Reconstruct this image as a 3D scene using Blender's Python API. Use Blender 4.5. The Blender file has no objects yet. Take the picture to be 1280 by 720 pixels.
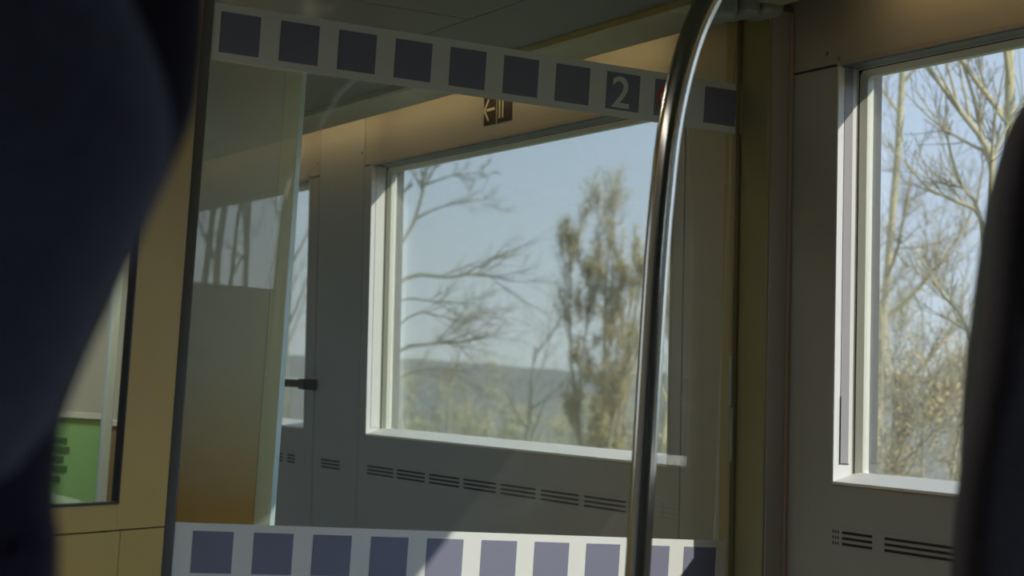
import bpy, bmesh, math, random
from mathutils import Vector, Matrix
random.seed(7)
sc = bpy.context.scene
COL = sc.collection
PI = math.pi

# ------------------------------------------------------------------ materials
def mat(name, color, rough=0.6, metal=0.0, spec=0.4, noise=0.0, nscale=40, bump=0.0, bscale=200, sheen=0.0):
    m = bpy.data.materials.new(name); m.use_nodes = True
    nt = m.node_tree; b = nt.nodes['Principled BSDF']
    b.inputs['Base Color'].default_value = (*color, 1); b.inputs['Roughness'].default_value = rough
    b.inputs['Metallic'].default_value = metal; b.inputs['Specular IOR Level'].default_value = spec
    b.inputs['Sheen Weight'].default_value = sheen
    tc = nt.nodes.new('ShaderNodeTexCoord')
    if noise:
        n = nt.nodes.new('ShaderNodeTexNoise'); n.inputs['Scale'].default_value = nscale; n.inputs['Detail'].default_value = 4
        nt.links.new(tc.outputs['Object'], n.inputs['Vector'])
        mx = nt.nodes.new('ShaderNodeMix'); mx.data_type = 'RGBA'
        mx.inputs[6].default_value = (*[c*(1-noise) for c in color], 1)
        mx.inputs[7].default_value = (*[min(1, c*(1+noise)) for c in color], 1)
        nt.links.new(n.outputs['Fac'], mx.inputs[0]); nt.links.new(mx.outputs[2], b.inputs['Base Color'])
    if bump:
        n2 = nt.nodes.new('ShaderNodeTexNoise'); n2.inputs['Scale'].default_value = bscale
        nt.links.new(tc.outputs['Object'], n2.inputs['Vector'])
        bp = nt.nodes.new('ShaderNodeBump'); bp.inputs['Strength'].default_value = bump; bp.inputs['Distance'].default_value = 0.002
        nt.links.new(n2.outputs['Fac'], bp.inputs['Height']); nt.links.new(bp.outputs['Normal'], b.inputs['Normal'])
    return m

def glass(name, tint, base=0.05, haze=0.03, haze_col=(0.8, 0.8, 0.75), smudge=0.0, rough=0.0):
    """thin pane: see-through with a mirror share that grows at grazing angles, plus a film of dust"""
    m = bpy.data.materials.new(name); m.use_nodes = True
    nt = m.node_tree; nt.nodes.clear(); N = nt.nodes.new; L = nt.links.new
    out = N('ShaderNodeOutputMaterial'); tr = N('ShaderNodeBsdfTransparent'); tr.inputs[0].default_value = (*tint, 1)
    gl = N('ShaderNodeBsdfGlossy'); gl.inputs['Roughness'].default_value = rough; gl.inputs[0].default_value = (0.95, 0.97, 0.95, 1)
    lw = N('ShaderNodeLayerWeight'); lw.inputs[0].default_value = 0.5
    pw = N('ShaderNodeMath'); pw.operation = 'POWER'; pw.inputs[1].default_value = 5
    ma = N('ShaderNodeMath'); ma.operation = 'MULTIPLY_ADD'; ma.inputs[1].default_value = 1-base; ma.inputs[2].default_value = base
    L(lw.outputs['Facing'], pw.inputs[0]); L(pw.outputs[0], ma.inputs[0])
    m1 = N('ShaderNodeMixShader'); L(ma.outputs[0], m1.inputs[0]); L(tr.outputs[0], m1.inputs[1]); L(gl.outputs[0], m1.inputs[2])
    di = N('ShaderNodeBsdfDiffuse'); di.inputs[0].default_value = (*haze_col, 1)
    tl = N('ShaderNodeBsdfTranslucent'); tl.inputs[0].default_value = (*haze_col, 1)
    m2 = N('ShaderNodeMixShader'); m2.inputs[0].default_value = 0.5; L(di.outputs[0], m2.inputs[1]); L(tl.outputs[0], m2.inputs[2])
    m3 = N('ShaderNodeMixShader'); m3.inputs[0].default_value = haze; L(m1.outputs[0], m3.inputs[1]); L(m2.outputs[0], m3.inputs[2])
    if smudge:
        tc = N('ShaderNodeTexCoord'); no = N('ShaderNodeTexNoise'); no.inputs['Scale'].default_value = 14; no.inputs['Detail'].default_value = 5
        L(tc.outputs['Object'], no.inputs['Vector'])
        cr = N('ShaderNodeMapRange'); cr.inputs[1].default_value = 0.56; cr.inputs[2].default_value = 0.78
        cr.inputs[3].default_value = haze; cr.inputs[4].default_value = haze+smudge
        L(no.outputs['Fac'], cr.inputs[0]); L(cr.outputs[0], m3.inputs[0])
    L(m3.outputs[0], out.inputs[0])
    return m

M = {}
M['wall'] = mat('grey_wall_panel', (0.365, 0.375, 0.37), 0.55, noise=0.04, nscale=6, bump=0.03, bscale=500)
M['wall_upper'] = mat('upper_wall_panel', (0.34, 0.335, 0.315), 0.55, noise=0.04, nscale=6)
M['backing'] = mat('dark_gap', (0.03, 0.03, 0.03), 0.8)
M['post'] = mat('olive_post', (0.30, 0.29, 0.17), 0.5, noise=0.05, nscale=8)
M['post2'] = mat('post_cover_grey', (0.40, 0.39, 0.36), 0.5)
M['edge_trim'] = mat('post_edge_trim', (0.45, 0.36, 0.28), 0.45)
M['reveal'] = mat('white_reveal', (0.74, 0.73, 0.69), 0.5)
M['sill'] = mat('white_sill', (0.88, 0.85, 0.75), 0.45)
M['shade_sheet'] = mat('painted_soffit_shade', (0.10, 0.105, 0.105), 0.6)  # dark tone paints the shade under the window head
M['track'] = mat('blind_track_grey', (0.30, 0.28, 0.27), 0.5)
M['frame'] = mat('cream_frame', (0.60, 0.60, 0.48), 0.45)
M['gasket'] = mat('black_gasket', (0.02, 0.02, 0.02), 0.6)
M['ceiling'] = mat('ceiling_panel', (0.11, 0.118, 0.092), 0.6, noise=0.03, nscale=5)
M['profile'] = mat('cove_profile', (0.34, 0.33, 0.23), 0.5)
M['seam'] = mat('seam_dark', (0.015, 0.015, 0.012), 0.9)
M['slot'] = mat('vent_slot', (0.018, 0.02, 0.018), 0.8)
M['wood'] = mat('amber_veneer', (0.62, 0.395, 0.095), 0.5, noise=0.07, nscale=9)
M['floor'] = mat('floor_rubber', (0.55, 0.54, 0.50), 0.7, noise=0.1, nscale=60)
M['steel'] = mat('brushed_steel', (0.62, 0.60, 0.55), 0.16, 1.0)
M['white_film'] = mat('white_film', (0.76, 0.77, 0.70), 0.5)
M['navy_film'] = mat('navy_film', (0.185, 0.19, 0.265), 0.4)
M['red_film'] = mat('red_film', (0.60, 0.07, 0.05), 0.5)
M['seal'] = mat('rubber_seal', (0.09, 0.09, 0.08), 0.6)
M['clamp'] = mat('clamp_profile', (0.30, 0.28, 0.20), 0.4, 0.3)
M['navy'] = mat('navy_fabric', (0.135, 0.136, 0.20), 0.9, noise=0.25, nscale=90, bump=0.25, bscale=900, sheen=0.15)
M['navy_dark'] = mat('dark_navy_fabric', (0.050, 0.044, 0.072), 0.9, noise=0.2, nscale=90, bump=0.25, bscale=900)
M['black'] = mat('black_fabric', (0.085, 0.072, 0.080), 0.9, noise=0.2, nscale=90, bump=0.2, bscale=900)
M['bolster'] = mat('grey_bolster', (0.085, 0.092, 0.08), 0.8, noise=0.1, nscale=60)
M['plastic'] = mat('dark_plastic', (0.05, 0.05, 0.05), 0.5)
M['grey_plastic'] = mat('grey_plastic', (0.24, 0.26, 0.22), 0.5)
M['green'] = mat('green_board', (0.22, 0.48, 0.18), 0.5)
M['green_dark'] = mat('green_board_print', (0.05, 0.14, 0.04), 0.5)
M['pale'] = mat('pale_board', (0.62, 0.66, 0.60), 0.5)
M['alu'] = mat('grey_post_paint', (0.50, 0.62, 0.62), 0.45)
M['brown'] = mat('brown_panel', (0.20, 0.13, 0.06), 0.6)
M['sign'] = mat('sign_plate', (0.010, 0.008, 0.012), 0.9, spec=0.0)
M['sign_mark'] = mat('sign_marking', (0.85, 0.80, 0.50), 0.5)
M['pane'] = glass('window_pane', (0.955, 0.96, 0.955), 0.05, 0.008)
M['partition'] = glass('partition_glass', (0.93, 0.95, 0.92), 0.05, 0.012, smudge=0.03)
M['edge'] = mat('panel_edge_green', (0.60, 0.76, 0.75), 0.45)
M['bark'] = mat('bark', (0.25, 0.22, 0.145), 0.9, noise=0.3, nscale=8)
M['bark_pale'] = mat('bark_pale', (0.40, 0.34, 0.18), 0.9, noise=0.3, nscale=8)
M['bark_grey'] = mat('bark_grey', (0.19, 0.185, 0.14), 0.9, noise=0.3, nscale=8)
M['twig'] = mat('twig', (0.26, 0.225, 0.14), 0.9)
M['leaf'] = mat('dry_leaf', (0.36, 0.27, 0.11), 0.9, noise=0.3, nscale=3)
M['leaf_olive'] = mat('olive_leaf', (0.36, 0.33, 0.17), 0.9, noise=0.3, nscale=3)
M['ground'] = mat('winter_meadow', (0.17, 0.175, 0.10), 0.95, noise=0.35, nscale=0.15)
M['bank'] = mat('sky_blocker_bank', (0.12, 0.115, 0.075), 1.0, noise=0.4, nscale=0.3, spec=0.0)
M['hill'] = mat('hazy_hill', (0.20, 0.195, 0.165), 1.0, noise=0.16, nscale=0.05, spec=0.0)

def reflection_mat():
    """reflected amber wall painted in as colour: grey running into amber towards the bottom"""
    m = bpy.data.materials.new('painted_reflection'); m.use_nodes = True; nt = m.node_tree; b = nt.nodes['Principled BSDF']
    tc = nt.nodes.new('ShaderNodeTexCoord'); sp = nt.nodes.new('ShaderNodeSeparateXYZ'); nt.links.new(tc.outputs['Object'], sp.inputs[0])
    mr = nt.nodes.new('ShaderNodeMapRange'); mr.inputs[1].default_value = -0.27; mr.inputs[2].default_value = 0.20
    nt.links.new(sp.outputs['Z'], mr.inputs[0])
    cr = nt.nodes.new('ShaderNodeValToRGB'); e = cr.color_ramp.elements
    e[0].color = (0.52, 0.37, 0.16, 1); e[1].position = 0.75; e[1].color = (0.57, 0.71, 0.82, 1)  # low end is the amber wall's reflection, painted in
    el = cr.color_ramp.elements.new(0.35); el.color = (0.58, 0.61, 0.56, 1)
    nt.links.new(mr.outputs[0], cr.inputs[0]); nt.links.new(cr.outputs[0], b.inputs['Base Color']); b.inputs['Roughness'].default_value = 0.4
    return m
M['film'] = reflection_mat()
def emit(name, color, s):
    m = bpy.data.materials.new(name); m.use_nodes = True; b = m.node_tree.nodes['Principled BSDF']
    b.inputs['Base Color'].default_value = (*color, 1); b.inputs['Emission Color'].default_value = (*color, 1); b.inputs['Emission Strength'].default_value = s
    return m
M['cove_lamp'] = emit('cove_lamp', (1.0, 0.66, 0.28), 2.9)

# ------------------------------------------------------------------ mesh helpers
class MB:
    def __init__(self): self.v = []; self.f = []; self.mi = []
    def add(self, vs, fs, mi=0):
        n = len(self.v); self.v += [tuple(p) for p in vs]
        for f in fs: self.f.append([i+n for i in f]); self.mi.append(mi)
    def hexa(self, p, mi=0):   # 8 points: bottom 4 then top 4
        self.add(p, [(3, 2, 1, 0), (4, 5, 6, 7), (0, 1, 5, 4), (1, 2, 6, 5), (2, 3, 7, 6), (3, 0, 4, 7)], mi)
    def box(self, x0, x1, y0, y1, z0, z1, mi=0):
        self.hexa([(x0, y0, z0), (x1, y0, z0), (x1, y1, z0), (x0, y1, z0), (x0, y0, z1), (x1, y0, z1), (x1, y1, z1), (x0, y1, z1)], mi)
    def tube(self, pts, rad, n=16, mi=0, caps=True):
        pts = [Vector(p) for p in pts]; rings = []
        if not isinstance(rad, (list, tuple)): rad = [rad]*len(pts)
        t = (pts[1]-pts[0]).normalized(); u = t.orthogonal().normalized(); base = len(self.v)
        for i, p in enumerate(pts):
            t = (pts[min(i+1, len(pts)-1)]-pts[max(i-1, 0)]).normalized()
            u = (u-t*u.dot(t)).normalized(); w = t.cross(u)
            for k in range(n):
                a = 2*PI*k/n; self.v.append(tuple(p+(u*math.cos(a)+w*math.sin(a))*rad[i]))
        for i in range(len(pts)-1):
            for k in range(n):
                k2 = (k+1) % n
                self.f.append([base+i*n+k, base+i*n+k2, base+(i+1)*n+k2, base+(i+1)*n+k]); self.mi.append(mi)
        if caps:
            self.f.append([base+k for k in range(n)][::-1]); self.mi.append(mi)
            self.f.append([base+(len(pts)-1)*n+k for k in range(n)]); self.mi.append(mi)
    def build(self, name, mats, parent=None, smooth=False, bevel=0, origin=None, fix=True):
        me = bpy.data.meshes.new(name); me.from_pydata(self.v, [], self.f)
        for m in (mats if isinstance(mats, (list, tuple)) else [mats]): me.materials.append(m)
        for p, i in zip(me.polygons, self.mi): p.material_index = i
        if fix:
            bm = bmesh.new(); bm.from_mesh(me); bmesh.ops.recalc_face_normals(bm, faces=bm.faces); bm.to_mesh(me); bm.free()
        if smooth:
            me.polygons.foreach_set('use_smooth', [True]*len(me.polygons))
        o = bpy.data.objects.new(name, me); COL.objects.link(o)
        if parent:
            o.parent = parent
            pl = Vector((0, 0, 0)); q = parent
            while q: pl += q.location; q = q.parent
            me.transform(Matrix.Translation(-pl))
        elif origin:
            me.transform(Matrix.Translation(-Vector(origin))); o.location = origin
        if bevel:
            b = o.modifiers.new('bevel', 'BEVEL'); b.width = bevel; b.segments = 3; b.limit_method = 'ANGLE'
        return o

def empty(name, loc=(0, 0, 0)):
    o = bpy.data.objects.new(name, None); o.location = loc; o.empty_display_size = 0.1; COL.objects.link(o); return o
def tag(o, label=None, cat=None, group=None, kind=None):
    if label: o['label'] = label
    if cat: o['category'] = cat
    if group: o['group'] = group
    if kind: o['kind'] = kind
    return o
def struct(o): o['kind'] = 'structure'; return o

# ------------------------------------------------------------------ the coach (metres; eye of the photographer at the origin, +Y along the train)
TA = 0.04925; WC = 2.2105
def Xw(z): return WC-TA*z            # window wall leans in towards the ceiling
FL, CE = -1.20, 0.815
def wpt(y, z, o): return (Xw(z)+o, y, z)
def wbox(mb, y0, y1, z0, z1, o0, o1, mi=0):
    mb.hexa([wpt(y0, z0, o0), wpt(y1, z0, o0), wpt(y1, z0, o1), wpt(y0, z0, o1), wpt(y0, z1, o0), wpt(y1, z1, o0), wpt(y1, z1, o1), wpt(y0, z1, o1)], mi)

WINS = [(-1.06, 0.622), (1.358, 3.040), (3.642, 5.326), (5.840, 7.524)]
WZ0, WZ1 = -0.092, 0.690
T = 0.004                              # lining thickness
YEND, YBACK = 8.6, -2.2
# carcass of the window wall, with its openings
mb = MB()
ys = [YBACK]+[q for a, b in WINS for q in (a-T, b+T)]+[YEND]
for i in range(0, len(ys), 2): wbox(mb, ys[i], ys[i+1], FL, 1.0, 0.016, 0.10)
for a, b in WINS: wbox(mb, a-T, b+T, FL, WZ0-T, 0.016, 0.10); wbox(mb, a-T, b+T, WZ1+T, 1.0, 0.016, 0.10)
wr = struct(mb.build('wall_right', M['backing']))
# lining panels of the wall, 3 mm joints
G = 0.0018
def panel(n, y0, y1, z0, z1, m='wall'):
    mb = MB(); wbox(mb, y0+G, y1-G, z0+G, z1-G, 0.0, 0.015)
    return struct(mb.build('trim_%d' % n, M[m], bevel=0.0015))
n = 1
joints = [(YBACK, -1.14, None), (-1.14, 0.70, 0), (0.70, 1.28, None), (1.28, 3.197, 1), (3.197, 3.593, None), (3.593, 5.396, 2), (5.396, 5.762, None), (5.762, 7.60, 3), (7.60, YEND, None)]
for y0, y1, w in joints:
    if w is None: panel(n, y0, y1, FL, 1.0); n += 1; continue
    a, b = WINS[w]
    panel(n, y0, y1, WZ1+T, 1.0, 'wall_upper'); n += 1
    mb = MB()                                     # lower panel with side strips in one sheet
    wbox(mb, y0+G, y1-G, FL, WZ0-T, 0, 0.015); wbox(mb, y0+G, a-T, WZ0-T, WZ1+0.001, 0, 0.015); wbox(mb, b+T, y1-G, WZ0-T, WZ1+0.001, 0, 0.015)
    struct(mb.build('trim_%d' % n, M['wall'])); n += 1

# windows
def rring(mb, y0, y1, z0, z1, wd, r, o0, o1, sl, mi=0, ns=6):
    """flat frame with a rounded inner edge, bevelled from o0 (room side, inner) to o1"""
    iy0, iy1, iz0, iz1 = y0+wd, y1-wd, z0+wd, z1-wd
    inn, out = [], []
    for cy, cz, a0, oy, oz in ((iy1-r, iz1-r, 0, y1, z1), (iy0+r, iz1-r, 90, y0, z1), (iy0+r, iz0+r, 180, y0, z0), (iy1-r, iz0+r, 270, y1, z0)):
        for k in range(ns+1):
            a = math.radians(a0+90*k/ns); inn.append((cy+r*math.cos(a), cz+r*math.sin(a)))
            out.append((oy, oz))
    N = len(inn); v = []
    v += [wpt(y, z, o0) for y, z in out]; v += [wpt(y, z, o0+sl) for y, z in inn]; v += [wpt(y, z, o1) for y, z in inn]; v += [wpt(y, z, o1) for y, z in out]
    fs = []
    for k in range(N):
        q = (k+1) % N
        for L0, L1 in ((0, 1), (1, 2), (2, 3)):
            fs.append((L0*N+k, L0*N+q, L1*N+q, L1*N+k))
    mb.add(v, fs, mi)
for i, (a, b) in enumerate(WINS):
    root = empty('window_%d' % (i+1), wpt((a+b)/2, WZ0, 0.05)); struct(root)
    t = T
    mb = MB()
    wbox(mb, b, b+t, WZ0-t, WZ1+t, -0.004, 0.075); wbox(mb, a-t, a, WZ0-t, WZ1+t, -0.004, 0.075)
    wbox(mb, a, b, WZ0-t, WZ0, -0.004, 0.075); wbox(mb, a, b, WZ1, WZ1+t, -0.004, 0.075)
    mb.build('reveal', M['reveal'], root)
    mb = MB(); mb.hexa([wpt(a, WZ0-T, -0.005), wpt(b, WZ0-T, -0.005), wpt(b, WZ0-T, 0.05), wpt(a, WZ0-T, 0.05), wpt(a, WZ0+0.001, -0.005), wpt(b, WZ0+0.001, -0.005), wpt(b, WZ0+0.0205, 0.05), wpt(a, WZ0+0.0205, 0.05)])
    mb.build('sill', M['sill'], root)
    mb = MB(); wbox(mb, a+0.001, b-0.001, WZ1-0.0015, WZ1-0.0002, 0.002, 0.038)
    mb.build('soffit_shade', M['shade_sheet'], root)  # thin dark sheet standing in for shade on the soffit
    mb = MB(); wbox(mb, a-T, b+T, WZ1, WZ1+0.008, -0.0055, 0.0); mb.build('header_edge', M['track'], root)
    mb = MB(); rring(mb, a, b, WZ0, WZ1, 0.015, 0.012, 0.038, 0.066, 0.014)
    mb.build('window_frame', M['frame'], root)
    mb = MB(); rring(mb, a+0.003, b-0.003, WZ0+0.003, WZ1-0.003, 0.0015, 0.012, 0.0402, 0.0430, 0.0014)
    mb.build('gasket', M['gasket'], root)
    mb = MB(); wbox(mb, a+0.003, b-0.003, WZ0+0.003, WZ1-0.003, 0.054, 0.057); wbox(mb, a+0.003, b-0.003, WZ0+0.003, WZ1-0.003, 0.062, 0.065)
    mb.build('pane', M['pane'], root)
    if i == 1:                                    # broad guide of the blind
        mb = MB(); wbox(mb, b-0.0012, b, WZ0+0.035, WZ1-0.002, 0.010, 0.029); mb.build('blind_track', M['track'], root)
        mb = MB(); wbox(mb, b-0.0025, b, WZ0+0.036, WZ0+0.16, 0.0095, 0.0105); wbox(mb, b-0.0025, b, WZ0+0.034, WZ0+0.0355, 0.009, 0.030)
        mb.build('track_clip', M['gasket'], root)
    else:
        mb = MB(); wbox(mb, b-0.001, b, WZ0+0.02, WZ1-0.002, 0.0095, 0.0105); wbox(mb, b-0.001, b, WZ0+0.019, WZ0+0.0205, 0.0095, 0.036)
        mb.build('blind_track', M['track'], root)

# floor, ceiling, opposite side, ends
XL = -0.75
def sbox(name, x0, x1, y0, y1, z0, z1, m): mb = MB(); mb.box(x0, x1, y0, y1, z0, z1); return struct(mb.build(name, M[m]))
sbox('floor', XL-0.1, 2.37, YBACK, YEND, FL-0.06, FL, 'floor')
mb = MB()
for x0, x1, y0, y1 in ((XL-0.1, 0.2, YBACK, YEND), (0.203, 1.716, YBACK, 3.727), (0.203, 1.716, 3.731, YEND), (1.719, 1.945, YBACK, YEND)):
    mb.box(x0, x1, y0, y1, CE, CE+0.03)
mb.box(XL-0.1, 2.3, YBACK, YEND, CE+0.034, CE+0.05, 1)
mb.box(1.945, 2.3, YBACK, YEND, CE+0.075, CE+0.1, 1); mb.box(1.945, 1.949, YBACK, YEND, CE+0.03, CE+0.08, 1)
struct(mb.build('ceiling', [M['ceiling'], M['profile']]))
# cove profile along the window wall and its lamp
mb = MB()
prof = [(1.947, 0.815), (1.950, 0.803), (1.962, 0.799), (1.972, 0.802), (2.066, 0.800), (2.078, 0.801), (2.078, 0.835), (2.060, 0.845), (1.947, 0.845)]
k = len(prof)
mb.add([(x, YBACK, z) for x, z in prof]+[(x, YEND, z) for x, z in prof], [tuple(range(k))[::-1], tuple(range(k, 2*k))]+[(i, (i+1) % k, k+(i+1) % k, k+i) for i in range(k)])
o = struct(mb.build('trim_%d' % n, M['profile'])); n += 1
mb = MB()
for y0, y1 in ((-1.9, 0.9), (1.0, 2.88), (3.66, 4.02), (4.08, 4.55), (4.6, 5.2), (5.26, 5.8), (5.85, 8.2)):
    mb.box(2.0785, 2.0825, y0, y1, 0.818, 0.834)
struct(mb.build('trim_%d' % n, M['cove_lamp'])); n += 1
# opposite side wall, near windows left out to darken the pole's reflection, and the two coach ends
mb = MB()
for y0, y1 in ((YBACK, 3.642), (5.326, 5.84), (7.524, YEND)): mb.box(XL-0.08, XL, y0, y1, FL, CE)
for a, b in WINS[2:]: mb.box(XL-0.08, XL, a, b, FL, WZ0); mb.box(XL-0.08, XL, a, b, WZ1, CE)
struct(mb.build('wall_left', M['wall']))
sbox('wall_front', XL-0.1, 2.37, YEND, YEND+0.06, FL, 1.0, 'wood')
sbox('wall_back', XL-0.1, 2.37, YBACK-0.06, YBACK, FL, 1.0, 'wall')

# ------------------------------------------------------------------ door post between the glass and the near window
mb = MB()
def leanbox(mb, x_off0, x_off1, y0, y1, z0, z1, mi=0): wbox(mb, y0, y1, z0, z1, x_off0, x_off1, mi)
leanbox(mb, -0.052, -0.001, 3.203, 3.36, FL, CE)
p = struct(mb.build('trim_%d' % n, M['post'], bevel=0.004)); n += 1
mb = MB(); leanbox(mb, -0.046, -0.001, 3.199, 3.2025, FL, CE)
p = struct(mb.build('trim_%d' % n, M['post2'])); n += 1
mb = MB(); leanbox(mb, -0.0075, -0.0005, 3.1925, 3.1985, FL, CE)
p = struct(mb.build('trim_%d' % n, M['edge_trim'], bevel=0.0015)); n += 1

# ------------------------------------------------------------------ glass partition across the coach
gp = empty('glass_partition', (1.58, 3.30, FL))
tag(gp, 'clear glass partition with white bands of dark squares at top and bottom', 'glass partition')
mb = MB()
mb.hexa([(1.024, 3.30, FL), (2.142, 3.30, FL), (2.142, 3.308, FL), (1.024, 3.308, FL), (1.024, 3.30, CE), (2.106, 3.30, CE), (2.106, 3.308, CE), (1.024, 3.308, CE)])
mb.build('glass_pane', M['partition'], gp)
def band(zt, zb, sq, name):
    mb = MB()
    xr = lambda z: 2.131 if zt > 0 else 2.172
    mb.box(1.024, 2.131 if zt > 0 else 2.152, 3.2985, 3.2997, zb, zt)
    for x0 in sq: mb.box(x0, x0+0.0735, 3.2978, 3.2986, zb+0.0135, zt-0.0135, 1)
    return mb.build(name, [M['white_film'], M['navy_film']], gp)
bt = band(0.678, 0.579, [1.042+0.11085*i for i in range(8)]+[1.926, 2.040], 'decal_band')
bt['label'] = 'upper white band of dark squares'
bb = band(-0.2265, -0.326, [1.061+0.1108*i for i in range(9)]+[2.054], 'decal_band')
bb['label'] = 'lower white band of navy squares, partly in sun'
def text(body, size, x, y, z, name, m, parent):
    cu = bpy.data.curves.new('t', 'FONT'); cu.body = body; cu.size = size; cu.extrude = 0.0004; cu.align_x = 'CENTER'; cu.offset = 0.0008
    to = bpy.data.objects.new('t', cu); COL.objects.link(to); bpy.context.view_layer.update()
    me = bpy.data.meshes.new_from_object(to.evaluated_get(bpy.context.evaluated_depsgraph_get())); bpy.data.objects.remove(to)
    me.name = name; me.materials.clear(); me.materials.append(m)
    me.transform(Matrix.Translation((x, y, z)) @ Matrix.Rotation(PI/2, 4, 'X'))
    o = bpy.data.objects.new(name, me); COL.objects.link(o); o.parent = parent
    q = parent; pl = Vector((0, 0, 0))
    while q: pl += q.location; q = q.parent
    me.transform(Matrix.Translation(-pl)); return o
text('2', 0.086, 1.850, 3.2974, 0.5975, 'class_number', M['white_film'], bt)
# round prohibition sign on the ninth square
mb = MB(); ns = 32
def disc(mb, x, z, r0, r1, y, mi):
    v = []; f = []
    for k in range(ns):
        a = 2*PI*k/ns; v += [(x+r1*math.cos(a), y, z+r1*math.sin(a)), (x+r0*math.cos(a), y, z+r0*math.sin(a))]
    for k in range(ns): q = (k+1) % ns; f.append((2*k, 2*q, 2*q+1, 2*k+1))
    mb.add(v, f, mi)
disc(mb, 1.958, 0.6285, 0.0185, 0.0265, 3.2974, 0); disc(mb, 1.958, 0.6285, 0.0001, 0.0185, 3.2975, 1)
mb.add([(1.958-0.015, 3.2972, 0.6285+0.011), (1.958-0.011, 3.2972, 0.6285+0.015), (1.958+0.015, 3.2972, 0.6285-0.011), (1.958+0.011, 3.2972, 0.6285-0.015)], [(0, 1, 2, 3)], 0)
mb.build('prohibition_sign', [M['red_film'], M['white_film']], bt)
mb = MB()
mb.hexa([(0.998, 3.288, FL), (1.026, 3.288, FL), (1.026, 3.318, FL), (0.998, 3.318, FL), (0.998, 3.288, CE), (1.026, 3.288, CE), (1.026, 3.318, CE), (0.998, 3.318, CE)])
mb.build('edge_seal', M['seal'], gp, bevel=0.004)
mb = MB(); wbox(mb, 3.2975, 3.311, FL, CE, -0.0665, -0.0535); mb.build('clamp_profile', M['clamp'], gp, bevel=0.002)
for z0, z1 in ((0.040, 0.138), (-0.07, 0.036)):
    mb = MB(); wbox(mb, 3.2955, 3.2975, z0, z1, -0.067-0.004*(z0 > 0.03), -0.0625-0.004*(z0 > 0.03)); mb.build('profile_clip', M['alu'], gp)

# ------------------------------------------------------------------ amber corner panel with a window, left of the glass
AZ = math.radians(43.7); P0 = Vector((1.03, 3.30, 0)); D1 = Vector((math.sin(AZ), math.cos(AZ), 0)); N1 = Vector((-math.cos(AZ), math.sin(AZ), 0))
def ob(mb, s0, s1, z0, z1, d0, d1, mi=0):        # s along the panel, d behind it
    P = lambda s, d, z: tuple(P0+D1*s+N1*d+Vector((0, 0, z)))
    mb.hexa([P(s0, d0, z0), P(s1, d0, z0), P(s1, d1, z0), P(s0, d1, z0), P(s0, d0, z1), P(s1, d0, z1), P(s1, d1, z1), P(s0, d1, z1)], mi)
SR, SL, WB, WT = -0.213, -0.68, -0.190, 0.62
mb = MB()
ob(mb, SR, -0.042, -0.232, CE, 0, 0.008); ob(mb, -0.95, SL, -0.232, CE, 0, 0.008)
ob(mb, SL, SR, -0.232, WB, 0, 0.008); ob(mb, SL, SR, WT, CE, 0, 0.008)
ob(mb, -0.196, -0.042, FL, -0.2345, 0, 0.008); ob(mb, -0.95, -0.1985, FL, -0.2345, 0, 0.008)
struct(mb.build('wall_corner', M['wood'], bevel=0.001))
mb = MB(); ob(mb, -0.95, -0.042, FL, WB-0.012, 0.0085, 0.012); struct(mb.build('wall_corner_backing', M['backing']))
win = empty('window_5', tuple(P0+D1*-0.45+Vector((0, 0, WB)))); struct(win)
mb = MB()
g = 0.006
ob(mb, SR-g, SR, WB, WT, -0.002, 0.010); ob(mb, SL, SL+g, WB, WT, -0.002, 0.010); ob(mb, SL, SR, WB, WB+0.004, -0.002, 0.010); ob(mb, SL, SR, WT-g, WT, -0.002, 0.010)
mb.build('gasket', M['gasket'], win)
mb = MB(); ob(mb, SL+0.005, SR-0.005, WB+0.002, WT-0.005, 0.003, 0.006); mb.build('pane', M['pane'], win)
# the latch joint under the window
mb = MB(); ob(mb, -0.245, -0.222, -0.2338, -0.2322, -0.0005, 0.006)
tag(mb.build('cabinet_latch', M['gasket']), 'tiny dark latch in the joint below the amber panel window', 'latch')
# the cubicle behind that window
def xbox(x0, x1, y0, y1, z0, z1): mb = MB(); mb.box(x0, x1, y0, y1, z0, z1); return mb
struct(xbox(0.2, 1.27, 4.40, 4.43, FL, CE).build('wall_cubicle_end', M['pale']))
mb = MB(); mb.hexa([(1.000, 3.325, FL), (1.012, 3.325, FL), (1.29, 4.43, FL), (1.275, 4.43, FL), (1.000, 3.325, CE), (1.012, 3.325, CE), (1.29, 4.43, CE), (1.275, 4.43, CE)])
struct(mb.build('wall_cubicle_side', M['wood']))
nb = empty('notice_board', (0.85, 3.75, FL))
tag(nb, 'green notice board with dark print seen through the amber panel window', 'notice board')
xbox(0.70, 1.006, 3.75, 3.77, FL, -0.066).build('board', M['green'], nb)
xbox(0.70, 1.008, 3.745, 3.772, -0.066, -0.055).build('rail', M['pale'], nb)
mb = MB()
for z, w in ((-0.105, 0.030), (-0.122, 0.036), (-0.140, 0.026), (-0.158, 0.034), (-0.178, 0.022)): mb.box(0.914, 0.914+w, 3.7485, 3.7505, z-0.011, z)
mb.build('print', M['green_dark'], nb)
tag(xbox(0.968, 0.986, 3.59, 3.61, FL, CE).build('grey_post', M['alu'], bevel=0.003), 'grey upright post right of the green notice board behind the window', 'post')
cab = empty('low_cabinet', (1.08, 3.95, FL)); tag(cab, 'low brown cabinet with pale top edge behind the amber panel window', 'cabinet')
xbox(1.055, 1.13, 3.90, 4.05, FL, -0.080).build('body', M['brown'], cab); xbox(1.05, 1.132, 3.895, 4.052, -0.080, -0.070).build('top', M['pale'], cab)

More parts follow.
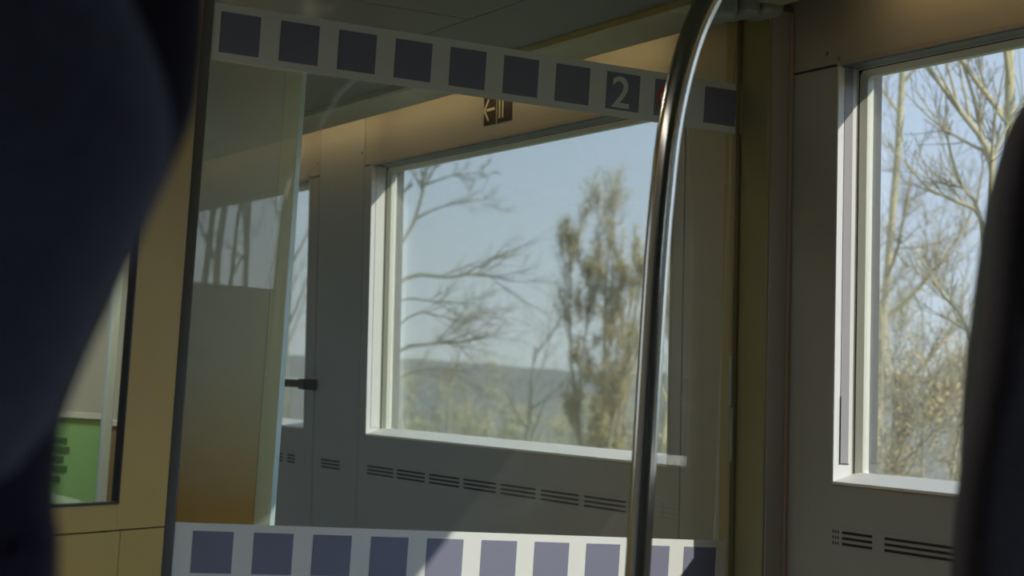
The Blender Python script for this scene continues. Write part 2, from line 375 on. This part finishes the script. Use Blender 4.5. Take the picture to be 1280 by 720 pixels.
# ------------------------------------------------------------------ angled opaque panel in the vestibule, reflection gradient painted in
SAZ = math.radians(139); Q0 = Vector((1.528, 4.20, 0)); DS = Vector((math.sin(SAZ), math.cos(SAZ), 0)); NS = Vector((math.cos(SAZ), -math.sin(SAZ), 0))*-1
def sb(mb, s0, s1, z0, z1, d0, d1, mi=0):
    P = lambda s, d, z: tuple(Q0+DS*s+NS*d+Vector((0, 0, z)))
    mb.hexa([P(s0, d0, z0), P(s1, d0, z0), P(s1, d1, z0), P(s0, d1, z0), P(s0, d0, z1), P(s1, d0, z1), P(s1, d1, z1), P(s0, d1, z1)], mi)
vs = empty('vestibule_panel', (1.4, 4.34, FL)); tag(vs, 'tall grey satin panel with a painted amber reflection and pale green edge strip, behind the partition', 'panel')
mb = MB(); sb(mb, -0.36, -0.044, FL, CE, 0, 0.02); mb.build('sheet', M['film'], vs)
mb = MB(); sb(mb, -0.0415, 0.0, FL, CE, -0.002, 0.020); mb.build('edge_strip', M['edge'], vs)
mb = MB(); sb(mb, -0.046, -0.040, FL, CE, 0.012, 0.019); mb.build('joint', M['seal'], vs)
# painted reflection gradient is read in object space, whose origin is the floor: shift it
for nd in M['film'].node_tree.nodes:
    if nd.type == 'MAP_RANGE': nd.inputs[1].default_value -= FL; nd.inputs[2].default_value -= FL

# ------------------------------------------------------------------ vents, sign, rail, screws
def grille(y0, y1, segs, label, rows=3):
    r = empty('ventilation_grille', wpt((y0+y1)/2, -0.19, 0)); tag(r, label, 'ventilation grille')
    mb = MB(); wbox(mb, y0, y1, -0.2115, -0.1735, -0.0012, 0.002); mb.build('plate', M['wall'], r, bevel=0.0008)
    mb = MB()
    for a, b in segs:
        for k in range(rows):
            z = -0.1815-k*0.0105; wbox(mb, a, b, z-0.0050, z, -0.0018, 0.001)
    mb.build('slots', M['slot'], r)
def segs(y1, y0, ln, gap):
    s = []; y = y1
    while y-ln > y0: s.append((y-ln, y)); y -= ln+gap
    return s
grille(1.40, 3.046, [(3.040, 3.043), (3.032, 3.035), (3.024, 3.027)]+[(2.922, 3.013), (2.665, 2.885)]+segs(2.63, 1.45, 0.20, 0.035), 'slotted grille under the near window on the right')
grille(3.66, 5.33, segs(5.315, 3.68, 0.19, 0.028), 'long slotted grille under the large framed middle window')
grille(5.45, 5.695, segs(5.685, 5.455, 0.075, 0.004), 'short slotted grille on the pillar left of the middle window')
grille(5.83, 6.60, segs(5.985, 5.84, 0.07, 0.012)+segs(6.22, 6.0, 0.09, 0.012), 'slotted grille under the narrow far left window')

es = empty('direction_sign', wpt(4.50, 0.73, 0)); tag(es, 'small dark sign with left arrow and upright bars above middle window', 'sign')
mb = MB(); wbox(mb, 4.512, 4.585, 0.731, 0.812, -0.0025, 0.001); wbox(mb, 4.425, 4.506, 0.731, 0.812, -0.0025, 0.001); mb.build('plate', M['sign'], es)
mb = MB(); wbox(mb, 4.506, 4.512, 0.729, 0.812, -0.003, 0.001); mb.build('divider', M['track'], es)
mb = MB()
def stroke(y0, z0, y1, z1, w):
    d = Vector((y1-y0, z1-z0)).normalized(); q = Vector((-d.y, d.x))*w/2
    pts = [(y0+q.x, z0+q.y), (y1+q.x, z1+q.y), (y1-q.x, z1-q.y), (y0-q.x, z0-q.y)]
    mb.hexa([wpt(y, z, -0.0036) for y, z in pts]+[wpt(y, z, -0.0026) for y, z in pts])
stroke(4.580, 0.769, 4.556, 0.797, 0.006); stroke(4.580, 0.770, 4.556, 0.742, 0.006); stroke(4.566, 0.7695, 4.520, 0.7705, 0.006)
mb.build('arrow', M['sign_mark'], es)
mb = MB()
for y in (4.492, 4.474): stroke(y, 0.742, y, 0.797, 0.0055)
mb.build('bars', M['sign_mark'], es)

wr_ = empty('window_rail', wpt(6.6, 0.043, -0.03)); tag(wr_, 'grey grab rail across the narrow far left window', 'rail')
mb = MB(); wbox(mb, 5.755, 7.60, 0.032, 0.054, -0.045, -0.018); mb.build('bar', M['plastic'], wr_, bevel=0.004)
mb = MB(); wbox(mb, 5.76, 7.60, 0.054, 0.0575, -0.044, -0.020); mb.build('top_strip', M['alu'], wr_)
for y in (5.735, 7.60):
    mb = MB(); wbox(mb, y, y+0.045, 0.026, 0.060, -0.048, -0.0005); mb.build('bracket', M['plastic'], wr_, bevel=0.004)
for y, z, lab in ((5.415, 0.735, 'small screw head at top left corner of middle window'), (5.78, 0.735, 'small screw head above the far left window pillar'), (3.085, 0.72, 'small screw head above the near right window'), (3.045, 0.705, 'screw head at the corner of the near right window')):
    mb = MB(); mb.tube([wpt(y, z, -0.003), wpt(y, z, 0.004)], 0.0045, 12)
    tag(mb.build('screw_head', M['clamp']), lab, 'screw')

# ------------------------------------------------------------------ rounded ceiling covers over the post
cc = empty('ceiling_bracket', (2.0, 3.15, CE)); tag(cc, 'grey rounded bracket under the ceiling above the door post', 'bracket')
for (x0, x1, y0, y1, z0) in ((1.925, 1.985, 3.10, 3.195, 0.757), (1.987, 2.034, 3.10, 3.195, 0.772), (2.036, 2.088, 3.10, 3.195, 0.780)):
    mb = MB(); mb.box(x0, x1, y0, y1, z0, 0.815); o = mb.build('cover', M['grey_plastic'], cc, bevel=0.016, smooth=False)
    o.modifiers['bevel'].segments = 5

# ------------------------------------------------------------------ grab pole
def spline(ps, n=8):
    ps = [Vector(p) for p in ps]; out = []
    for i in range(len(ps)-1):
        a, b, c, d = ps[max(i-1, 0)], ps[i], ps[i+1], ps[min(i+2, len(ps)-1)]
        for k in range(n):
            t = k/n; out.append(0.5*((2*b)+(c-a)*t+(2*a-5*b+4*c-d)*t*t+(3*b-a-3*c+d)*t**3))
    return out+[ps[-1]]
gpole = empty('grab_pole', (1.477, 2.50, FL)); tag(gpole, 'curved steel grab pole standing in front of the glass partition', 'pole')
path = spline([(x, 2.5, z) for x, z in ((1.480, FL+0.004), (1.480, -0.7), (1.4797, -0.3), (1.4797, -0.05), (1.4795, 0.12), (1.480, 0.24), (1.4825, 0.33), (1.4875, 0.42), (1.499, 0.50), (1.518, 0.575), (1.543, 0.635), (1.575, 0.69), (1.620, 0.74), (1.68, 0.785), (1.74, 0.805))])
mb = MB(); mb.tube(path, 0.0187, 32); mb.build('tube', M['steel'], gpole, smooth=True)
mb = MB(); mb.tube([(1.478, 2.5, FL), (1.478, 2.5, FL+0.03)], 0.04, 32); mb.build('floor_flange', M['steel'], gpole)
mb = MB(); mb.tube([(1.735, 2.5, CE-0.025), (1.735, 2.5, CE)], 0.042, 32); mb.build('ceiling_flange', M['steel'], gpole)

# ------------------------------------------------------------------ seats
def cushion(out, y0, y1, r, rings=6):
    """closed cushion from an outline in x,z: rounded on both faces"""
    n = len(out); mb = MB()
    def inset(d):
        res = []
        for i in range(n):
            p, a, b = Vector(out[i]), Vector(out[i-1]), Vector(out[(i+1) % n])
            t = (b-a).normalized(); res.append(p+Vector((-t.y, t.x))*d)
        return res
    layers = []
    for k in range(rings+1):
        a = PI/2*k/rings; layers.append((r*(1-math.sin(a)), y0+r*(1-math.cos(a)) if False else y0+r-r*math.cos(a)))
    prof = layers+[(d, y1-(y-y0)) for d, y in layers[::-1]]
    for d, y in prof: mb.v += [(p.x, y, p.y) for p in inset(d)]
    for L in range(len(prof)-1):
        for i in range(n):
            j = (i+1) % n; mb.f.append([L*n+i, L*n+j, (L+1)*n+j, (L+1)*n+i]); mb.mi.append(0)
    mb.f.append(list(range(n))); mb.mi.append(0); mb.f.append([(len(prof)-1)*n+i for i in range(n)][::-1]); mb.mi.append(0)
    return mb
def sym(right, cx):
    """right half, given top to bottom -> closed counter-clockwise outline"""
    r = [(p.x, p.y) for p in spline2(right)]
    left = [(2*cx-x, z) for x, z in r]
    return left + r[::-1]
def spline2(ps): return [Vector((v.x, v.z)) for v in spline([(x, 0, z) for x, z in ps], 5)]
# left seat, its tall winged shell and its head pillow towards the photographer
cx = -0.02
ls = empty('coach_seat', (cx, 0.9, FL)); tag(ls, 'large navy coach seat close at the left edge, with bulging headrest', 'seat')
sh = sym([(x*1.012, z) for x, z in [(cx+0.02, 0.42), (0.12, 0.405), (0.225, 0.34), (0.264, 0.25), (0.270, 0.181), (0.2705, 0.151), (0.269, 0.129), (0.263, 0.109), (0.252, 0.078), (0.243, 0.052), (0.228, 0.011), (0.219, -0.022), (0.2195, -0.058), (0.223, -0.086), (0.226, -0.25), (0.226, -0.60), (0.20, -0.70), (cx+0.02, -0.71)]], cx)
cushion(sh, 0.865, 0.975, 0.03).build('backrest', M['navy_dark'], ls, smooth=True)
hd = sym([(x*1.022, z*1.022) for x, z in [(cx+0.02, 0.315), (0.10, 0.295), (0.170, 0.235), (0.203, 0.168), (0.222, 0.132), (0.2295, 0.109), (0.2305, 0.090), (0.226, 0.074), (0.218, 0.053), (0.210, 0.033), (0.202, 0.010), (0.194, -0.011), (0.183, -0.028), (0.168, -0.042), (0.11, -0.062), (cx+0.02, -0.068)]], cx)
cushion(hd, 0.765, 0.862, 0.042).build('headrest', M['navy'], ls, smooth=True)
mb = MB(); mb.box(cx-0.22, cx+0.22, 0.90, 1.38, -0.80, -0.68); mb.build('seat', M['navy'], ls, bevel=0.03)
mb = MB(); mb.box(cx-0.16, cx+0.16, 0.98, 1.30, FL, -0.80); mb.build('base', M['plastic'], ls, bevel=0.01)
# right seat, seen past its aisle side
cx = 1.235
rs = empty('coach_seat', (cx, 1.25, FL)); tag(rs, 'black coach seat at the right edge, hiding part of the near window', 'seat')
scl = lambda ps, k: [(x*k, z*k if z > -0.25 else z) for x, z in ps]
half = [(1.030, 0.200), (1.0235, 0.158), (1.0185, 0.108), (1.0145, 0.063), (1.0135, 0.019), (1.0145, -0.030), (1.0165, -0.105), (1.019, -0.3), (1.02, -0.6), (1.04, -0.70), (cx-0.02, -0.71)]
top = [(cx-0.02, 0.345), (1.13, 0.335), (1.085, 0.306), (1.060, 0.276), (1.046, 0.252)]
rr = [(2*cx-x, z) for x, z in scl(top+half, 1.021)]
cushion(sym(rr, cx), 1.19, 1.275, 0.030).build('backrest', M['bolster'], rs, smooth=True)
cov = [(cx-0.02, 0.330), (1.13, 0.320), (1.06, 0.285), (1.022, 0.262), (1.004, 0.240), (0.994, 0.196), (0.991, 0.152), (0.990, 0.104), (0.986, 0.062), (0.979, 0.018), (0.971, -0.029), (0.968, -0.100), (0.970, -0.3), (0.975, -0.6), (1.0, -0.68), (cx-0.02, -0.69)]
cushion(sym([(2*cx-x, z) for x, z in cov], cx), 1.150, 1.190, 0.018).build('back_cover', M['black'], rs, smooth=True)
mb = MB(); mb.box(cx-0.22, cx+0.22, 1.26, 1.72, -0.80, -0.68); mb.build('seat', M['black'], rs, bevel=0.03)
mb = MB(); mb.box(cx-0.16, cx+0.16, 1.30, 1.62, FL, -0.80); mb.build('base', M['plastic'], rs, bevel=0.01)

cx = 1.745
rs2 = empty('coach_seat', (cx, 1.25, FL)); tag(rs2, 'black square-topped window seat seen only mirrored in the glass partition', 'seat')
half = [(cx-0.02, 0.305), (1.60, 0.305), (1.545, 0.300), (1.522, 0.285), (1.516, 0.26), (1.515, 0.1), (1.516, -0.1), (1.518, -0.3), (1.52, -0.6), (1.54, -0.70), (cx-0.02, -0.71)]
cushion(sym([(2*cx-x, z) for x, z in half], cx), 1.19, 1.275, 0.030).build('backrest', M['bolster'], rs2, smooth=True)
mb = MB(); mb.box(cx-0.22, cx+0.22, 1.26, 1.72, -0.80, -0.68); mb.build('seat', M['black'], rs2, bevel=0.03)
mb = MB(); mb.box(cx-0.16, cx+0.16, 1.30, 1.62, FL, -0.80); mb.build('base', M['plastic'], rs2, bevel=0.01)

# ------------------------------------------------------------------ outdoors
def terrain(name, m, x0, x1, y0, y1, nx, ny, hf):
    mb = MB()
    for j in range(ny+1):
        for i in range(nx+1):
            x = x0+(x1-x0)*i/nx; y = y0+(y1-y0)*j/ny; mb.v.append((x, y, hf(x, y)))
    for j in range(ny):
        for i in range(nx): a = j*(nx+1)+i; mb.f.append([a, a+1, a+nx+2, a+nx+1]); mb.mi.append(0)
    return struct(mb.build(name, M[m], smooth=True, fix=False))
def gz(x, y): return -2.6-min(5.0, max(0, x-6)*0.05)+0.25*math.sin(x*0.11)*math.cos(y*0.09)
terrain('ground', 'ground', -60, 300, -80, 420, 60, 60, lambda x, y: gz(x, y)-0.3 if x > 3.5 or x < -3 else -2.9)
def ridge(x, y):
    t = (x+0.6*y-240)/160
    return -9+min(1, max(0, t))*(17.5+2.2*math.sin(y*0.021+1)+1.6*math.sin(y*0.05))
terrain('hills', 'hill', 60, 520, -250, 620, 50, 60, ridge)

def bank(x, y):                 # unseen dark bank added to dim the sky mirrored in the partition
    az = math.degrees(math.atan2(x, -y)); d = math.hypot(x, y)
    sm = lambda a, b, v: (lambda t: t*t*(3-2*t))(min(1, max(0, (v-a)/(b-a))))
    return -7+(24+1.5*math.sin(az*1.7)+1.2*math.sin(d*0.4+az))*sm(20.8, 22.6, az)*sm(60, 84, d)
mb = MB()
for j in range(25):
    for i in range(61):
        a = math.radians(19+56*i/60); d = 55+45*j/24; x, y = d*math.sin(a), -d*math.cos(a); mb.v.append((x, y, bank(x, y)))
for j in range(24):
    for i in range(60): a = j*61+i; mb.f.append([a, a+1, a+62, a+61]); mb.mi.append(0)
struct(mb.build('sky_blocker_bank', M['bank'], smooth=True, fix=False))

def grow(rng, mb, p, d, ln, r, lev, maxlev, up=0.15, wig=0.22, tips=None, kids=(4, 6), ang=(0.5, 1.1), shrink=0.62, tmin=0.25, path=None):
    if path:
        pts = spline(path, 3); nseg = len(pts)-1
        dirs = [(pts[i+1]-pts[i]).normalized() for i in range(nseg)]
    else:
        nseg = max(3, 7-lev); pts = [p.copy()]; dirs = []
        for i in range(nseg):
            d = (d+Vector((rng.gauss(0, wig), rng.gauss(0, wig), rng.gauss(0, wig)+up))*0.5).normalized()
            pts.append(pts[-1]+d*ln/nseg); dirs.append(d.copy())
    rad = [max(0.0018, r*(1-0.75*i/nseg)) for i in range(nseg+1)]
    mb.tube(pts, rad, 7 if lev < 2 else 3, mi=0 if lev < 2 else 1, caps=False)
    if lev >= maxlev:
        tips.append((pts[-1], d)); tips.append((pts[len(pts)//2], d)); return
    for c in range(rng.randint(*kids)):
        t = tmin+(1-tmin)*rng.random(); i = min(nseg-1, int(t*nseg)); base = pts[i].lerp(pts[i+1], t*nseg-i)
        ax = dirs[i].orthogonal().normalized(); ax.rotate(Matrix.Rotation(rng.random()*2*PI, 3, dirs[i]))
        nd = dirs[i].copy(); nd.rotate(Matrix.Rotation(rng.uniform(*ang), 3, ax))
        grow(rng, mb, base, nd, ln*shrink*rng.uniform(0.6, 1.15), rad[i]*0.55, lev+1, maxlev, up, wig, tips, kids, ang, max(shrink, 0.45), tmin=0.2)
def tree(name, x, y, h, r, seed, label, cat='tree', bark='bark', twig='twig', limbs=None, paths=(), leaf=None, leaf_n=0, leaf_s=0.05, group=None, maxlev=3, z=None, pk=None, **kw):
    rng = random.Random(seed); z = gz(x, y)-0.3 if z is None else z
    root = empty(name, (x, y, z)); tag(root, label, cat, group)
    a, tips = MB(), []
    if limbs is None: limbs = [((0, 0, 0), (0, 0, 1), h, r)]
    for p, d, ln, rr in limbs:
        grow(rng, a, Vector((x, y, z))+Vector(p), Vector(d).normalized(), ln, rr, 0, maxlev, tips=tips, **kw)
    E = Vector((y, -x, 0)).normalized(); F = Vector((x, y, 0)).normalized()     # across / away, for limbs given as (across, height above eye)
    for pts, rr, *ov in paths:
        pp = [Vector((x, y, 0))+E*e+F*(0.06*math.sin(3*e+k+rr*90)*(k > 0))+Vector((0, 0, zz)) for k, (e, zz) in enumerate(pts)]
        ln = sum((pp[k+1]-pp[k]).length for k in range(len(pp)-1))
        grow(rng, a, pp[0], None, ln, rr, 0, maxlev, tips=tips, path=pp, **dict(kw, **(ov[0] if ov else pk or {})))
    a.build('branches', [M[bark], M[twig]], root, smooth=True, fix=False)
    if leaf:
        c = MB()
        for tp, td in tips:
            for k in range(leaf_n):
                if rng.random() < 0.35: continue
                q = tp+Vector((rng.gauss(0, 1), rng.gauss(0, 1), rng.gauss(0, 1)))*leaf_s*1.5
                u = Vector((rng.gauss(0, 1), rng.gauss(0, 1), rng.gauss(0, 1))).normalized(); w = u.orthogonal().normalized()
                s = leaf_s*rng.uniform(0.5, 1.1)
                c.add([q-u*s, q+w*s*0.5, q+u*s, q-w*s*0.5], [(0, 1, 2, 3)])
        if c.v: tag(c.build('leaves', M[leaf], root, fix=False), kind='stuff')
    return root
def azx(px, dist):        # bearing of a picture column from the seat -> a place at that distance from it
    a = math.radians(26.486)+math.atan((px-640)/2467.4); return dist*math.sin(a), dist*math.cos(a)
# spreading tree at the left of the middle window: long level boughs
x, y = azx(440, 17)
tree('spreading_tree', x, y, 7.5, 0.16, 11, 'bare tree with long level boughs at left of middle window', bark='bark_grey', up=0.10, wig=0.12, kids=(1, 2), shrink=0.10, limbs=[],
     paths=[([(0, -3.2), (0.02, -1.0), (-0.02, 1.0), (0.02, 2.0), (0, 3.2)], 0.12, dict(kids=(5, 6), shrink=0.12, tmin=0.6)), ([(0, 0.6), (0.45, 1.08), (0.8, 1.12), (1.1, 1.17), (1.38, 1.12)], 0.022), ([(0, 0.1), (0.45, 0.46), (0.62, 0.52), (0.85, 0.56), (1.02, 0.58), (1.18, 0.64)], 0.022),
            ([(0, 0.5), (0.4, 0.88), (0.7, 0.90), (1.02, 0.91)], 0.014), ([(0, 0.9), (0.42, 1.42), (0.54, 1.78), (0.57, 2.02), (0.66, 2.2)], 0.022), ([(0.5, 1.6), (0.72, 1.72), (1.12, 1.83)], 0.012),
            ([(0.56, 1.9), (0.8, 2.0), (1.05, 2.05)], 0.011), ([(0, 0.2), (0.5, 0.75), (0.75, 0.78), (0.95, 0.74)], 0.013), ([(0.1, 0), (0.5, 0.25), (0.8, 0.34), (1.0, 0.27)], 0.012)],
     pk=dict(kids=(9, 12), shrink=0.36, ang=(0.3, 0.9), tmin=0.35, up=0.05), maxlev=2)
# upright plume-shaped trees with dry leaves at the right of the middle window
PL = dict(up=0.35, kids=(10, 13), ang=(0.25, 0.7), shrink=0.15, wig=0.12, leaf='leaf_olive', leaf_n=1, leaf_s=0.035)
x, y = azx(765, 34)
tree('leafy_tree', x, y, 8, 0.2, 21, 'upright tree with brown dry leaves at right of middle window', bark='bark',
     limbs=[((0, 0, 0), (0, 0, 1), 6.9, 0.06), ((0, 0, 0.6), (0.11, -0.05, 1), 6.2, 0.05), ((0, 0, 0.8), (-0.11, 0.06, 1), 5.8, 0.05), ((0, 0, 0.4), (-0.06, 0.16, 1), 6.2, 0.05), ((0, 0, 1.5), (-0.2, 0.1, 1), 4.3, 0.04), ((0, 0, 1.0), (0.05, -0.03, 1), 5.6, 0.04)], **dict(PL, leaf='leaf', kids=(10, 12), leaf_n=2))
x, y = azx(812, 30)
tree('leafy_tree', x, y, 7.0, 0.09, 23, 'tall thin tree just left of the steel pole, pale twigs', bark='bark_pale', **PL)
x, y = azx(842, 36)
tree('leafy_tree', x, y, 7.8, 0.09, 22, 'tall thin tree mostly hidden behind the steel pole', bark='bark_pale', **PL)
x, y = azx(708, 40)
tree('young_tree', x, y, 5.6, 0.09, 24, 'lower bare tree left of the brown-leaved tree', bark='bark_grey', up=0.25, kids=(9, 12), shrink=0.22, ang=(0.3, 0.8))
x, y = azx(600, 27)
tree('young_tree', x, y, 4.2, 0.05, 25, 'small forked bare tree in the middle of the middle window', bark='bark', up=0.15, kids=(7, 9), shrink=0.3)
x, y = azx(655, 36)
tree('young_tree', x, y, 4.9, 0.06, 26, 'small bare tree against the hills right of the forked one', bark='bark_grey', up=0.2, kids=(7, 9), shrink=0.3)
# big tree beyond the near window: limbs fan out from behind the seat (274 px per metre at 9 m)
x, y = azx(1245, 9.0)
q = lambda ps: [((a-1245)/274, (556-b)/274) for a, b in ps]
tree('fanning_tree', x, y, 7, 0.12, 31, 'big bare tree with sunlit fanning limbs beyond the near window', bark='bark_pale', up=0.12, wig=0.15,
     limbs=[], kids=(5, 7), shrink=0.16, maxlev=2,
     paths=[(q([(1256, 800), (1242, 400), (1236, 250), (1227, 199), (1186, 146), (1149, 94), (1120, 40)]), 0.024), (q([(1228, 210), (1222, 184), (1205, 127), (1188, 82), (1170, 20)]), 0.013),
            (q([(1258, 1420), (1256, 800), (1258, 240), (1253, 165), (1248, 80), (1240, -80)]), 0.05), (q([(1256, 480), (1224, 285), (1197, 240), (1179, 187), (1174, 120)]), 0.013),
            (q([(1256, 440), (1227, 289), (1190, 262), (1156, 247), (1128, 215)]), 0.013), (q([(1252, 170), (1225, 130), (1212, 90), (1205, 40)]), 0.011), (q([(1256, 560), (1215, 420), (1180, 375), (1150, 330)]), 0.012)],
     pk=dict(kids=(8, 10), shrink=0.24, ang=(0.3, 0.9), tmin=0.3))
x, y = azx(1113, 15.2)
tree('slender_tree', x, y, 9.0, 0.045, 33, 'slender pale tree at left of the near window', bark='bark_pale', kids=(10, 13), shrink=0.13, up=0.3, wig=0.08, leaf='leaf', leaf_n=1, leaf_s=0.018)
SH = dict(cat='shrub', kids=(9, 12), shrink=0.25, up=0.25, wig=0.25, leaf_n=3)
for i, (px, d, h, sd, lab) in enumerate(((1150, 11.0, 3.3, 41, 'bushy tree with tan dry leaves low in the near window'), (1205, 12.4, 3.7, 42, 'tan leafy shrub beside the seat in the near window'), (1102, 16.5, 4.6, 43, 'dull leafy shrub in the lower left of the near window'), (1180, 20, 4.4, 44, 'thin leafy shrub behind the tan ones in the near window'))):
    x, y = azx(px, d)
    tree('leafy_shrub', x, y, h, 0.06, sd, lab, leaf='leaf' if i < 2 else 'leaf_olive', leaf_s=0.015,
         limbs=[((rx, ry, 0), (rx*0.3, ry*0.3, 1.6), h*(0.9+0.2*rx), 0.022) for rx, ry in ((0, 0), (0.25, -0.1), (-0.25, 0.2))], **SH)
# straight trunks mirrored in the glass partition (they stand back along the line) and in the far left window
for i, (px, d) in enumerate(((236, 20), (256, 27), (274, 18.5), (292, 29), (310, 25), (328, 30), (346, 24), (357, 23), (377, 30))):
    x, y = azx(px, d)
    if i < 7: y = 6.6-y
    tree('birch', x, y, 9.5, 0.05 if i < 7 else 0.04, 60+i, 'straight bare trunk mirrored in the glass partition above the grey panel' if i < 7 else 'straight bare trunk in the narrow far left window', group='straight bare trunks mirrored in the partition' if i < 7 else 'straight bare trunks in the far left window', bark='bark_grey', kids=(5, 6), shrink=0.16, up=0.25, wig=0.08, maxlev=2)
# thicket in front of the hills
rng = random.Random(5)
for i in range(13):
    px = 510+i*27+rng.uniform(-8, 8); d = 30+((i*5) % 13)*2.4; x, y = azx(px, d); h = rng.uniform(2.6, 3.8)*(d+14)/56
    tree('bare_shrub', x, y, h, 0.05, 100+i, 'bare greyish shrub in the thicket low behind the middle window', 'shrub', bark='bark_grey', group='thicket low behind the middle window', leaf='leaf_olive', leaf_n=1, leaf_s=0.05,
         limbs=[((rx, ry, 0), (rx*0.3, ry*0.3, 1.3), h, 0.035) for rx, ry in ((0, 0), (0.4, -0.15), (-0.4, 0.2))], kids=(7, 9), shrink=0.25, up=0.25, wig=0.25)

# ------------------------------------------------------------------ light
w = bpy.data.worlds.new('sky'); sc.world = w; w.use_nodes = True; nt = w.node_tree; bg = nt.nodes['Background']
tc = nt.nodes.new('ShaderNodeTexCoord'); sp = nt.nodes.new('ShaderNodeSeparateXYZ'); cr = nt.nodes.new('ShaderNodeValToRGB')
nt.links.new(tc.outputs['Generated'], sp.inputs[0]); nt.links.new(sp.outputs['Z'], cr.inputs[0]); nt.links.new(cr.outputs[0], bg.inputs[0])
e = cr.color_ramp.elements; e[0].color = (0.42, 0.47, 0.49, 1); e[1].color = (0.20, 0.31, 0.50, 1); e[1].position = 0.8
el = e.new(0.12); el.color = (0.33, 0.415, 0.54, 1)
dn = nt.nodes.new('ShaderNodeVectorMath'); dn.operation = 'DOT_PRODUCT'; dn.inputs[1].default_value = Vector((0.52, -1.0, 0.665)).normalized()
nt.links.new(tc.outputs['Generated'], dn.inputs[0])
mp = nt.nodes.new('ShaderNodeMapRange'); mp.interpolation_type = 'SMOOTHSTEP'; mp.inputs[1].default_value = 0.2; mp.inputs[2].default_value = 1.0; mp.inputs[3].default_value = 1.38; mp.inputs[4].default_value = 4.6
nt.links.new(dn.outputs['Value'], mp.inputs[0]); nt.links.new(mp.outputs[0], bg.inputs[1])
su = bpy.data.lights.new('sun', 'SUN'); su.energy = 3.7; su.angle = 0.009; su.color = (1.0, 0.95, 0.87)
so = bpy.data.objects.new('sun', su); COL.objects.link(so); so.location = (8, -12, 9)
so.rotation_euler = Vector((-0.52, 1.0, -0.665)).to_track_quat('-Z', 'Y').to_euler()

def area(name, loc, sx, sy, e, col):
    l = bpy.data.lights.new(name, 'AREA'); l.shape = 'RECTANGLE'; l.size = sx; l.size_y = sy; l.energy = e; l.color = col
    o = bpy.data.objects.new(name, l); COL.objects.link(o); o.location = loc; return o
area('cubicle_fill', (0.84, 3.42, 0.80), 0.2, 0.2, 4.5, (0.95, 1.0, 0.9))      # fill lights added to brighten cubicle, saloon and vestibule, no fixture there
area('saloon_fill', (0.35, 2.1, 0.80), 0.3, 1.2, 2.3, (1.0, 0.95, 0.87))  # added fill for the near walls and seats
area('vestibule_fill', (1.11, 3.47, 0.80), 0.12, 0.12, 0.9, (1.0, 0.97, 0.86))  # added fill for the grey panel and the wall behind the glass

# ------------------------------------------------------------------ camera
cam = bpy.data.cameras.new('camera'); co = bpy.data.objects.new('camera', cam); COL.objects.link(co); sc.camera = co
cam.sensor_width = 36; cam.lens = 2467.4/1280*36; cam.clip_start = 0.05; cam.clip_end = 2000
yaw, pit, roll = 0.462260852, 0.0624099865, 0.0650436108
f = Vector((math.sin(yaw)*math.cos(pit), math.cos(yaw)*math.cos(pit), math.sin(pit)))
r = Vector((math.cos(yaw), -math.sin(yaw), 0)); u = r.cross(f)
r2 = r*math.cos(roll)+u*math.sin(roll); u2 = -r*math.sin(roll)+u*math.cos(roll)
co.matrix_world = Matrix(((r2.x, u2.x, -f.x, 0), (r2.y, u2.y, -f.y, 0), (r2.z, u2.z, -f.z, 0), (0, 0, 0, 1)))
cam.dof.use_dof = True; cam.dof.focus_distance = 4.0; cam.dof.aperture_fstop = 6.3
sc.view_settings.view_transform = 'Standard'; sc.view_settings.look = 'None'; sc.view_settings.exposure = 0.56; sc.view_settings.gamma = 1.13
sc.cycles.use_denoising = True; sc.cycles.max_bounces = 14; sc.cycles.transparent_max_bounces = 32; sc.cycles.diffuse_bounces = 6
sc.cycles.caustics_reflective = False; sc.cycles.caustics_refractive = False
